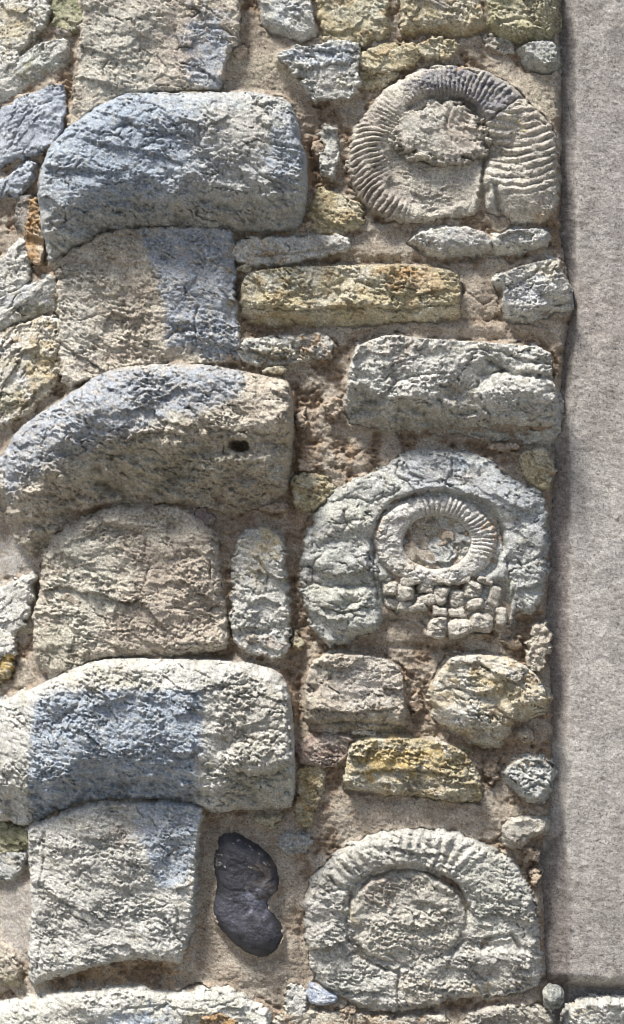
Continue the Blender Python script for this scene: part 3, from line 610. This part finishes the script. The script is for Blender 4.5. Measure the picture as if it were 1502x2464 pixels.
for i, (x, y, rx, ry) in enumerate(blocks):
    pts = [(x+rx*sx, y+ry*sy) for rx, ry in ((rx+1.5, ry+1.5),) for sx, sy in ((-1,-.7),(-.6,-1),(.6,-1),(1,-.6),(1,.7),(.6,1),(-.7,1),(-1,.6))]
    ro = .22*math.sin(i*3.7)
    pts = [(x+(a-x)*math.cos(ro)-(b-y)*math.sin(ro)+3*math.sin(i*7+k*2.1), y+(b-y)*math.cos(ro)+(a-x)*math.sin(ro)+3*math.cos(i*5+k*1.7)) for k, (a, b) in enumerate(pts)]
    H0 = 52 if y > 1480 else 42
    stone('chamber_block', None, None, pts, H=H0+((i*37) % 11)-5, bw=min(rx, ry)*.7, pal=GREY, parent=B, amp=.55, led=.6, crk=.3, rag=1.2, step=2.0, floor=-8, spots=.3, cfreq=2)

ws('upright narrow pale stone with orange top, left of the cracked ammonite slab', [(562,1472),(574,1312),(600,1278),(650,1273),(675,1297),(680,1357),(690,1472),(684,1578),(640,1572),(570,1550)], H=30, bw=18, pal=PALE, amp=1.2,
   patches=[('blob',cOCH,.7,.5,(650,1300,30,40)),('blob',cOCH,.4,.5,(620,1360,20,60)),('blob',(.38,.27,.2),.6,.5,(640,1545,60,14))], feats=[('g',638,1518,22,8,-16),('l',[(575,1535),(620,1545),(680,1570)],20,8),('c',[(620,1340),(645,1380),(640,1420)],3,8),('c',[(570,1400),(620,1430),(670,1420)],3,7)])
ws('little dark reddish pebble wedged on top of the dome-topped quoin', [(472,1232),(490,1228),(510,1245),(505,1260),(485,1258)], H=30, bw=9, pal=[(.22,.18,.17),(.3,.26,.26),(.16,.12,.12)], crk=0, amp=.4)
ws('block-like grey stone with layered front, below the left part of the cracked ammonite slab', [(736,1640),(750,1592),(790,1571),(870,1573),(935,1584),(968,1612),(970,1672),(978,1738),(930,1756),(840,1765),(760,1760),(732,1730)], H=50, bw=22, bb=60, pal=WARM, led=1.4, amp=1.2,
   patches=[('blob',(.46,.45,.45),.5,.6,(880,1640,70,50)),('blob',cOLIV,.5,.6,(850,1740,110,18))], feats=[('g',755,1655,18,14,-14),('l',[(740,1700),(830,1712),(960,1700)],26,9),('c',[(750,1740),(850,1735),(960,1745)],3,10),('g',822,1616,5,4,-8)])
ws('knobbly ochre and white boulder near the pier, below the broken ammonite chambers', [(1033,1672),(1050,1622),(1088,1574),(1165,1573),(1231,1583),(1289,1618),(1314,1667),(1313,1716),(1251,1735),(1226,1772),(1186,1794),(1131,1777),(1096,1762),(1048,1737)],
   H=50, bw=34, bb=60, pal=[(.58,.52,.40),(.64,.62,.55),(.48,.38,.24)], amp=1.3, patches=[('blob',(.66,.66,.63),.6,.5,(1120,1710,60,40)),('blob',cOCH,.5,.6,(1180,1650,60,40)),('blob',cOCH,.5,.5,(1290,1700,30,40)),('blob',(.6,.6,.6),.5,.5,(1210,1615,30,20))],
   feats=[('d',1176,1656,18,14,8),('d',1195,1620,22,15,7),('g',1180,1680,40,10,-9),('c',[(1050,1660),(1090,1650),(1150,1670)],3,8),('c',[(1190,1700),(1230,1730),(1250,1745)],3,9),('d',1260,1670,40,30,8)])
ws('reddish brown crumbly stone under the block-like layered stone', [(716,1790),(760,1773),(833,1772),(842,1800),(825,1835),(770,1838),(722,1826)], H=24, bw=18, pal=[(.42,.33,.27),(.5,.43,.38),(.34,.25,.2)], amp=1.3)
ws('flat-topped golden ochre stone above the lowest ammonite', [(830,1850),(842,1792),(880,1776),(1000,1773),(1090,1790),(1130,1820),(1150,1870),(1160,1928),(1120,1925),(1030,1915),(900,1905),(828,1900)], H=40, bw=16, bb=30, pal=OCHR, amp=1.3,
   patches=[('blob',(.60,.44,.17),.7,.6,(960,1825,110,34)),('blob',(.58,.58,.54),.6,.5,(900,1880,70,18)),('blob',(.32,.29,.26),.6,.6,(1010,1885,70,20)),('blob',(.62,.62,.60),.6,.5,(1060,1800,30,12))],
   feats=[('l',[(835,1858),(900,1850),(1000,1850),(1100,1868)],20,9),('g',1000,1890,70,10,-10),('c',[(1110,1820),(1140,1880),(1150,1920)],4,10)])
ws('tall narrow yellow stone in the joint right of the long quoin', [(728,1850),(768,1846),(774,1890),(752,1940),(746,1986),(718,1970),(724,1900)], H=14, bw=14, pal=OCHR, patches=[('blob',(.52,.36,.14),.5,.5,(745,1900,30,60))])
ws('knotted blue-grey stone against the pier, right of the golden ochre stone', [(1212,1850),(1250,1822),(1308,1826),(1332,1850),(1320,1900),(1300,1932),(1265,1925),(1240,1900),(1216,1885)], H=40, bw=20, bb=34, pal=BLUG, amp=1.4, feats=[('c',[(1255,1850),(1280,1870),(1310,1865)],3,9),('c',[(1262,1900),(1290,1880),(1310,1890)],3,9),('d',1285,1868,25,18,8)])
ws('small grey-green stone against the pier, level with the top of the lowest ammonite', [(1212,1980),(1260,1966),(1312,1970),(1314,1995),(1280,2010),(1265,2033),(1222,2035),(1206,2005)], H=30, bw=16, bb=24, pal=GREY)
ws('small knobbly conglomerate stone against the pier, right below the broken chambers', [(1288,1512),(1308,1508),(1318,1530),(1306,1570),(1298,1608),(1278,1605),(1276,1560)], H=22, bw=10, pal=WARM, amp=1.0, extra=lambda x, y, h, d: h+8*(1-1.3*worley(x/12, y/14, 4)[0]))

# the lowest ammonite -------------------------------------------------------------------
A3 = [(732,2150),(758,2092),(798,2060),(832,2030),(900,2000),(1000,1989),(1090,1996),(1130,2010),(1200,2045),(1237,2072),(1270,2120),(1290,2180),(1299,2260),(1304,2340),(1296,2380),(1200,2398),(1120,2404),(1060,2412),(960,2438),(900,2432),(850,2420),(790,2386),(752,2350),(735,2280),(728,2210)]
D = thing('ammonite', 'worn grey ammonite at the bottom with a smooth outer coil and a round sunken middle', 'ammonite', 1010, 2430, 'fossil ammonites set in the wall')
def am3(x, y, h, d):
    r = np.hypot((x-977)/152., (y-2207)/121.)
    W = 125.
    low = sst(2300, 2360, y)
    h = h+20*np.sqrt(np.clip(np.sin(np.pi*np.clip(d/W, 0, 1)), 0, 1))*(1-.4*low)*(.55+.45*sst(2260, 2120, y))-(8+40*sst(2200, 2090, y-.2*(x-977)))*sst(1.09, .9, r+.06*pn(x/40, y/40, 41))
    th = np.arctan2(y-2207, x-977)
    a = np.degrees(th); m = sst(-185, -150, a)*sst(-20, -60, a)
    h = h+m*sst(0, 15, d)*sst(1.1, 1.3, r)*4.2*np.sin(th*52+2*pn(x/60,y/60,49))
    return h
stone('whorl', None, None, A3, H=26, bw=30, pal=[(.53,.515,.47),(.61,.595,.545),(.43,.42,.38)], parent=D, amp=1.1, led=1.0, crk=1.0, extra=am3, seed=77.3,
  patches=[('blob',(.56,.57,.50),.5,.6,(1180,2150,80,90)),('blob',(.46,.42,.36),.4,.6,(1240,2360,60,30)),('blob',(.38,.40,.36),.5,.6,(840,2370,80,40)),('blob',(.50,.40,.22),.6,.5,(1165,2380,30,12)),('blob',(.60,.60,.54),.5,.5,(950,2025,150,24))],
  feats=[('g',1190,2270,50,14,-16),('c',[(1155,2280),(1170,2255),(1230,2245),(1250,2280)],5,16),('c',[(960,2330),(955,2370),(960,2430)],4,12),('c',[(850,2290),(900,2320),(950,2335)],4,10),
         ('c',[(1075,2330),(1090,2290),(1115,2260)],3,8),('g',1080,2340,30,20,-12),('c',[(1022,2000),(1018,2025),(1050,2040)],2.5,8),('d',1055,2012,34,20,6),('d',1183,2177,16,9,6),('g',1160,2350,60,16,-8),
         ('l',[(770,2375),(850,2385),(940,2375)],30,8),('c',[(790,2120),(800,2140),(850,2130)],3,8),('d',1250,2160,40,20,7),('c',[(838,2170),(860,2120),(910,2088),(980,2078),(1050,2092),(1100,2130),(1125,2180)],6,16),('c',[(832,2200),(838,2260),(870,2300),(930,2330)],3.5,10),('c',[(1200,2160),(1260,2180),(1290,2170)],2.5,7),('g',1165,2380,24,10,-10)])
stone('centre_disc', 'flat round middle of the lowest ammonite with a small pit', None, ell(977,2206,147,115,24,0,.012), H=33, bw=16, pal=[(.50,.48,.43),(.57,.55,.48),(.42,.39,.34)], parent=D, amp=1.15, rag=2, floor=-14,
  patches=[('blob',cOCH,.35,.5,(838,2190,12,70)),('blob',cPINK,.5,.6,(920,2130,60,30))],
  feats=[('g',1022,2182,20,13,-18),('g',1050,2195,20,30,-8),('l',[(985,2165),(1020,2168),(1060,2180)],16,8),('g',1040,2240,60,16,-8),('d',960,2235,60,40,6),('c',[(930,2290),(945,2300),(960,2330)],4,10),('d',890,2200,50,40,5)])
stone('broken_piece', None, None, [(962,2340),(1000,2335),(1040,2345),(1062,2375),(1070,2410),(1020,2428),(975,2420),(960,2380)], H=38, bw=20, pal=GREY, parent=D, amp=1.0, patches=[('blob',cOCH,.5,.5,(1045,2355,20,20))])

# the ground at the wall's foot, well below the picture: it throws warm light up under the stones
gm = bpy.data.meshes.new('ground'); gm.from_pydata([(-300, -300, -2.4), (300, -300, -2.4), (300, 300, -2.4), (-300, 300, -2.4)], [], [(0, 1, 2, 3)])
M_GROUND = bpy.data.materials.new('gravel_path'); M_GROUND.use_nodes = True
_n, _l = M_GROUND.node_tree.nodes, M_GROUND.node_tree.links
_t = _n.new('ShaderNodeTexNoise'); _t.inputs['Scale'].default_value = 40; _c = _n.new('ShaderNodeValToRGB')
_c.color_ramp.elements[0].color = (.12, .11, .09, 1); _c.color_ramp.elements[1].color = (.20, .18, .15, 1)
_l.new(_t.outputs['Fac'], _c.inputs['Fac']); _l.new(_c.outputs['Color'], _n['Principled BSDF'].inputs['Base Color'])
gm.materials.append(M_GROUND); go = bpy.data.objects.new('ground', gm); SC.collection.objects.link(go); go['kind'] = 'structure'

# small chips packed into the joints ---------------------------------------------------------
def chip(label, x, y, rx, ry, pal, H=16, **k):
    pts = [(x+rx*math.cos(a)*(1+.22*math.sin(3.3*a+x)), y+ry*math.sin(a)*(1+.22*math.cos(2.7*a+y))) for a in [i*math.pi/4.5 for i in range(9)]]
    k.setdefault('amp', 1.0)
    stone('rubble_chip', label, 'stone', pts, H=H, bw=min(rx, ry)*.9, pal=pal, group='small chips packed in the joints', grow=1, rag=4, crk=.6, **k)
BRN = [(.46,.37,.28),(.54,.46,.38),(.36,.27,.19)]
chip('brown crumb of stone at the right end of the topmost quoin', 578, 122, 22, 20, BRN)
chip('reddish brown chip in the joint right of the big blue-grey quoin', 768, 362, 16, 24, BRN, 10)
chip('tan chip in the joint under the right end of the big blue-grey quoin', 742, 545, 22, 12, BRN, 14)
chip('small tan chip above the left end of the long ochre stone', 590, 645, 16, 9, OCHR, 16)
chip('grey-brown lump left of the broad grey layered stone', 800, 985, 22, 26, BRN, 20)
chip('brown chip in the joint right of the deep round hole of the overhanging quoin', 726, 1010, 13, 30, BRN, 8)
chip('flat brownish chip below the right end of the overhanging quoin', 665, 1222, 36, 15, BRN, 18)
chip('pinkish chip above the broken joint at the left rim of the cracked ammonite slab', 742, 1120, 26, 12, BRN, 12)
chip('reddish chip under the broad grey stone, above the yellow pitted stone', 1215, 1078, 34, 8, BRN, 16)
chip('small tan chip at the lower left rim of the cracked ammonite slab', 712, 1545, 14, 20, OCHR, 14)
chip('brown crumbly chip right below the cracked ammonite chambers', 1235, 1548, 22, 16, BRN, 12)
chip('tan chip between the block-like stone and the knobbly boulder', 1003, 1690, 12, 30, BRN, 10)
chip('grey chip under the block-like stone, touching the golden ochre stone', 868, 1762, 30, 7, GREY, 16)
chip('reddish chip at the lower right of the knobbly boulder', 1262, 1770, 26, 16, BRN, 16)
chip('brown chip between the golden ochre stone and the knotted blue-grey stone', 1185, 1850, 15, 34, BRN, 8)
chip('ochre chip tucked under the jutting lump end of the long quoin', 650, 1975, 30, 13, OCHR, 16)
chip('brown chip below the small grey-green stone at the pier', 1275, 2060, 20, 16, BRN, 10)
chip('dark brown chip right of the upper rim of the lowest ammonite', 1284, 2110, 9, 24, BRN, 8)
chip('reddish chip between the blue and white flint and the lowest ammonite', 838, 2432, 20, 13, BRN, 14)
chip('tan chip by the rusty end of the crumbly stone above the overhanging quoin', 660, 890, 30, 9, OCHR, 24)
chip('brown chip between the cracked squarish stone and the small yellowish stone', 863, 150, 9, 15, BRN, 8)
chip('dark chip above the white stone under the top left pale slanting stone', 150, 72, 20, 12, [(.25,.22,.2),(.36,.32,.3),(.18,.15,.13)], 14)
chip('brown chip in the joint left of the dome-topped quoin', 92, 1350, 10, 16, BRN, 12)

# flints and pebbles ----------------------------------------------------------------------
FL = [(531,2008),(566,2005),(600,2023),(641,2048),(661,2083),(671,2118),(668,2143),(651,2153),(643,2173),(656,2198),(676,2228),(683,2253),(666,2283),(636,2301),(591,2288),(556,2258),(526,2223),(516,2193),(523,2148),(526,2118),(516,2083),(523,2043)]
stone('flint_nodule', 'glossy black peanut-shaped flint nodule set in pale mortar', 'flint', FL, H=46, bw=62, grow=3, pal=[(.026,.027,.034),(.045,.047,.060),(.016,.016,.019)], group=None, mat=M_FLINT, amp=.30, led=.5, crk=0, spots=0, rag=.6, fine=.8, big=.9, floor=4,
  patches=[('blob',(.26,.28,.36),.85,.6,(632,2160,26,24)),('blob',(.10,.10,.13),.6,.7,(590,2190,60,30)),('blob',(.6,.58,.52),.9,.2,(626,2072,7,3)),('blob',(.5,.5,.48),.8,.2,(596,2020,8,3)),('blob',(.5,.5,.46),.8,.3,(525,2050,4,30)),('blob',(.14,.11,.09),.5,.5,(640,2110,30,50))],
  feats=[('g',636,2108,14,16,-8),('g',640,2165,26,16,-6),('g',590,2060,50,40,5),('g',600,2240,50,40,6)])
stone('flint_pebble', 'small glossy blue and white flint at the bottom, left of the lowest ammonite', 'flint', [(732,2388),(744,2362),(762,2366),(785,2380),(815,2395),(812,2414),(770,2418),(742,2412)], H=30, bw=18, pal=[(.30,.34,.42),(.55,.58,.62),(.16,.18,.24)], group=None, mat=M_FLINT, amp=.5, crk=0, rag=1.5, spots=0, cfreq=2.5)
ws('small cream stone touching the blue and white flint', [(690,2392),(705,2376),(730,2378),(738,2412),(728,2436),(698,2430)], H=22, bw=12, pal=PALE)
ws('little flat pale stone in the mortar right above the black flint shoulder', [(676,2022),(700,2010),(735,2012),(745,2028),(725,2046),(690,2048)], H=16, bw=12, pal=BLUG)
ws('thin tan stone along the bottom edge under the lowest ammonite', [(655,2448),(750,2434),(880,2445),(965,2452),(1080,2440),(1100,2560),(655,2560)], H=26, bw=16, pal=[(.54,.49,.40),(.60,.57,.5),(.44,.34,.24)], patches=[('blob',(.46,.32,.2),.5,.6,(900,2450,90,12))])
ws('bright orange stone fragment at the bottom edge of the white quoin', [(484,2440),(510,2434),(545,2440),(562,2452),(555,2490),(490,2490)], H=70, bw=12, pal=RUST, patches=[('blob',(.60,.34,.10),.8,.5,(515,2450,40,16))], floor=20)
ws('long pale stone at the bottom right corner under the rendered pier', [(1372,2436),(1420,2418),(1560,2420),(1800,2424),(1800,2560),(1380,2560)], H=16, bw=14, pal=PALE, patches=[('blob',cOCH,.4,.5,(1400,2430,40,10))], led=1.5)
ws('rough whitish stone at the bottom right, left of the round dark pebble foot', [(1120,2440),(1200,2425),(1290,2425),(1320,2440),(1330,2560),(1115,2560)], H=18, bw=16, pal=GREY)
# the round pebble at the pier's foot
def pebble():
    n = 64; m = 40
    u = np.linspace(0, 2*np.pi, n+1); v = np.linspace(0.02, np.pi-.02, m)
    U, V = np.meshgrid(u, v)
    r = 26.0*(1+.30*fbm(1.3*np.cos(U)*np.sin(V)+4, 1.3*np.sin(U)*np.sin(V)+1.6*np.cos(V), 2, 5))
    px = 1330+r*np.cos(U)*np.sin(V)*.98; py = 2396-r*1.05*np.cos(V); h = 18+r*np.sin(U)*np.sin(V)
    # seam: the last column repeats the first, so give it the same values
    for a in (px, py, h): a[:, -1] = a[:, 0]
    col = paint(px.astype(np.float32), py.astype(np.float32), [(.13,.14,.135),(.26,.27,.25),(.06,.07,.06)], 44., (), .2, 3.0)
    o = relief('round_pebble', px.astype(np.float32), py.astype(np.float32), h.astype(np.float32), np.ones(px.shape, bool), col, M_FLINT)
    # faces of this closed shell run the other way
    o.data.flip_normals()
    o['label'] = 'round dark grey-green pebble like a ball at the foot of the rendered pier'; o['category'] = 'pebble'
pebble()

# ------------------------------------------------------------------ the mortar face of the wall
# recessed joints (negative) and smeared proud mortar (positive): x, y, rx, ry, height
MB = [(760,400,22,60,-22),(775,360,14,30,-14),(705,1100,16,130,-20),(700,1500,18,160,-18),(722,1700,10,120,-16),
      (640,1230,60,20,-8),(590,1480,16,60,-4),(540,1350,30,80,6),(1000,1720,14,50,-22),(1180,1800,80,18,-20),(1000,630,200,8,-6),(1140,620,10,10,-10),(1330,600,14,30,-16),(1190,610,120,8,-12),(560,560,60,10,-14),(1260,1500,40,14,-16),(960,1555,120,8,-10),(1330,1060,20,16,-24),(640,1955,60,14,-18),
      (1270,1560,30,50,-14),(1290,2080,18,60,-20),(570,700,12,90,-22),(650,790,80,14,-12),(780,1000,50,60,4),
      (750,1090,60,40,6),(1150,700,30,50,12),(900,760,200,20,4),(900,250,40,30,2),(640,160,60,60,10),(590,120,18,25,-8),
      (1250,230,90,60,16),(1310,320,40,60,10),(900,610,120,20,8),(1050,790,150,16,6),(1190,790,120,14,6),
      (960,1520,60,40,10),(1000,1600,40,50,6),(1000,1950,220,40,8),(760,2080,60,60,8),(500,2350,120,60,10),(590,2180,120,160,0),
      (700,2300,50,80,8),(1330,880,14,60,8),(1180,1110,50,30,10),(850,1130,60,40,6),(870,930,40,60,0),(860,1050,100,20,-14),
      (1150,1075,150,14,-12),(740,1950,30,40,-10),(1200,1900,30,60,-8),(30,330,80,200,4),(60,560,50,80,-14),(40,1360,70,40,10),
      (90,1500,20,120,-12),(30,2230,60,120,12),(60,900,60,60,6),(30,1050,60,50,6),(640,2340,90,30,8),(1270,2040,40,60,-4),(560,1240,40,30,-8)]
def build_mortar():
    st = 2.6
    gx = np.arange(-160, 1400, st, dtype=np.float32); gy = np.arange(-180, 2640, st, dtype=np.float32)
    px, py = np.meshgrid(gx, gy); s = 5.0
    near = blur(RMASK, 4); hb = blur(np.minimum(REC, 50), 3)/np.clip(blur(RMASK, 3), .15, 1)
    h = 4*fbm(px/120, py/90, 4, s)+sample(hb, px, py)*sst(.15, .75, sample(near, px, py))*(.36+.6*sst(-.05, .55, fbm(px/60, py/50, 3, 31)))
    for x, y, rx, ry, a in MB:
        h = h+a*np.exp(-((px-x)/rx)**2-((py-y)/ry)**2)
    # crumbly places
    cr = sst(-.15, .4, fbm(px/70, py/60, 3, s+4))
    for x, y, rx, ry, w in ((760,380,40,90,1),(710,1120,30,150,1),(710,1500,40,180,.9),(1180,1800,100,40,1),(1270,1560,50,70,1),(640,790,110,30,1),
                            (600,600,60,40,1),(1290,2060,40,80,1),(740,1900,50,90,1),(870,190,60,40,1),(560,1300,80,120,.6),(1000,1690,60,90,.7),(1180,780,120,20,.8),(660,1200,80,40,1)):
        cr = np.maximum(cr, w*np.exp(-((px-x)/rx)**2-((py-y)/ry)**2))
    smooth = np.zeros_like(h)
    for x, y, rx, ry in ((590,2200,140,220),(1000,1960,240,50),(640,160,90,110),(1250,240,120,80),(1150,700,60,60),(700,2330,160,80),(20,2230,60,140),(960,590,160,30),(950,1530,60,40),(1050,795,200,20),(30,1330,80,60)):
        smooth = np.maximum(smooth, np.exp(-((px-x)/rx)**4-((py-y)/ry)**4))
    cr = cr*(1-smooth)
    h = h-14*cr+6*cr*fbm(px/14, py/11, 3, 32, .7)+4.2*fbm(px/24, py/20, 4, s+6, .6)*(1-.6*smooth)+1.6*fbm(px/7, py/6, 2, s+7)
    f1, f2, _ = worley((px+8*pn(px/20, py/20, 3))/19, (py+8*pn(px/20, py/20, 4))/15, 2)
    h = h+cr*(8*(1-f1*1.3)+9*fbm(px/30, py/16, 4, s+9, .6)-6*np.clip(.15-(f2-f1), 0, 1)*5*sst(0, .4, pn(px/40, py/40, 9)))
    h = h-7*np.clip(pn(px/12, py/9, s+10)-.45, 0, None)
    crk = [([(1085,650),(1120,700),(1165,735),(1185,720)],2.2,5),([(1150,545),(1200,560),(1245,600)],2,4)]
    h = features(px, py, h, [('c', a, b, c) for a, b, c in crk], s)
    h = h+base(px, py)-16*sst(150, 60, px)
    cap = sample(blur(REC, 2), px, py)-13
    inside = sst(.90, .99, sample(blur(RMASK, 2), px, py))
    h = np.where(inside > 0, np.minimum(h, h*(1-inside)+inside*(cap+base(px, py)*0)), h)
    xe = np.interp(py, PIER_E[:, 0], PIER_E[:, 1])+3*fbm(px/20, py/24, 3, 14)
    h = np.where(px > xe-10, np.minimum(h, h-(np.clip(px-xe+10, 0, None)/10)**2*9), h)
    P = [('blob', (.50,.36,.24), .6, .5, (710,1180,40,120)),('blob', (.47,.33,.22), .7, .6, (70,540,30,90)),
         ('blob', (.52,.36,.20), .7, .5, (290,2340,170,26)),('blob', cRUST, .5, .6, (375,2335,50,14)),('blob', (.44,.33,.25), .6, .6, (765,390,30,60)),
         ('blob', cCREAM, .6, .5, (640,160,80,40)),('blob', (.50,.42,.36), .5, .5, (1180,1120,60,40)),
         ('blob', cCREAM, .5, .5, (1250,240,110,70)),('blob', (.53,.40,.26), .6, .5, (1325,900,22,90)),('blob', (.46,.32,.22), .5, .6, (1200,1800,90,30)),
         ('blob', (.56,.58,.60), .6, .5, (20,1350,60,50)),('blob', (.56,.56,.56), .6, .5, (30,2230,60,110)),
         ('blob', (.44,.34,.26), .6, .6, (720,1060,50,70)),('blob', (.45,.33,.24), .6, .6, (1275,1560,40,60)),('blob',(.62,.56,.44),.6,.5,(180,290,60,50))]
    col = paint(px, py, MORT, 61.0, P, .25)
    k = cr[..., None]
    col = col*(1-k*.75)+np.array((.37, .275, .195), np.float32)*k*.85*(1+.25*fbm(px/16, py/12, 3, 77))[..., None]
    col = col*np.array((.90, .875, .84), np.float32)
    wall = relief('mortar_wall', px, py, h, np.ones(px.shape, bool), col, M_MORTAR)
    wall['label'] = 'pinkish sandy mortar wall face that holds all the old stones'; wall['category'] = 'wall'
build_mortar()
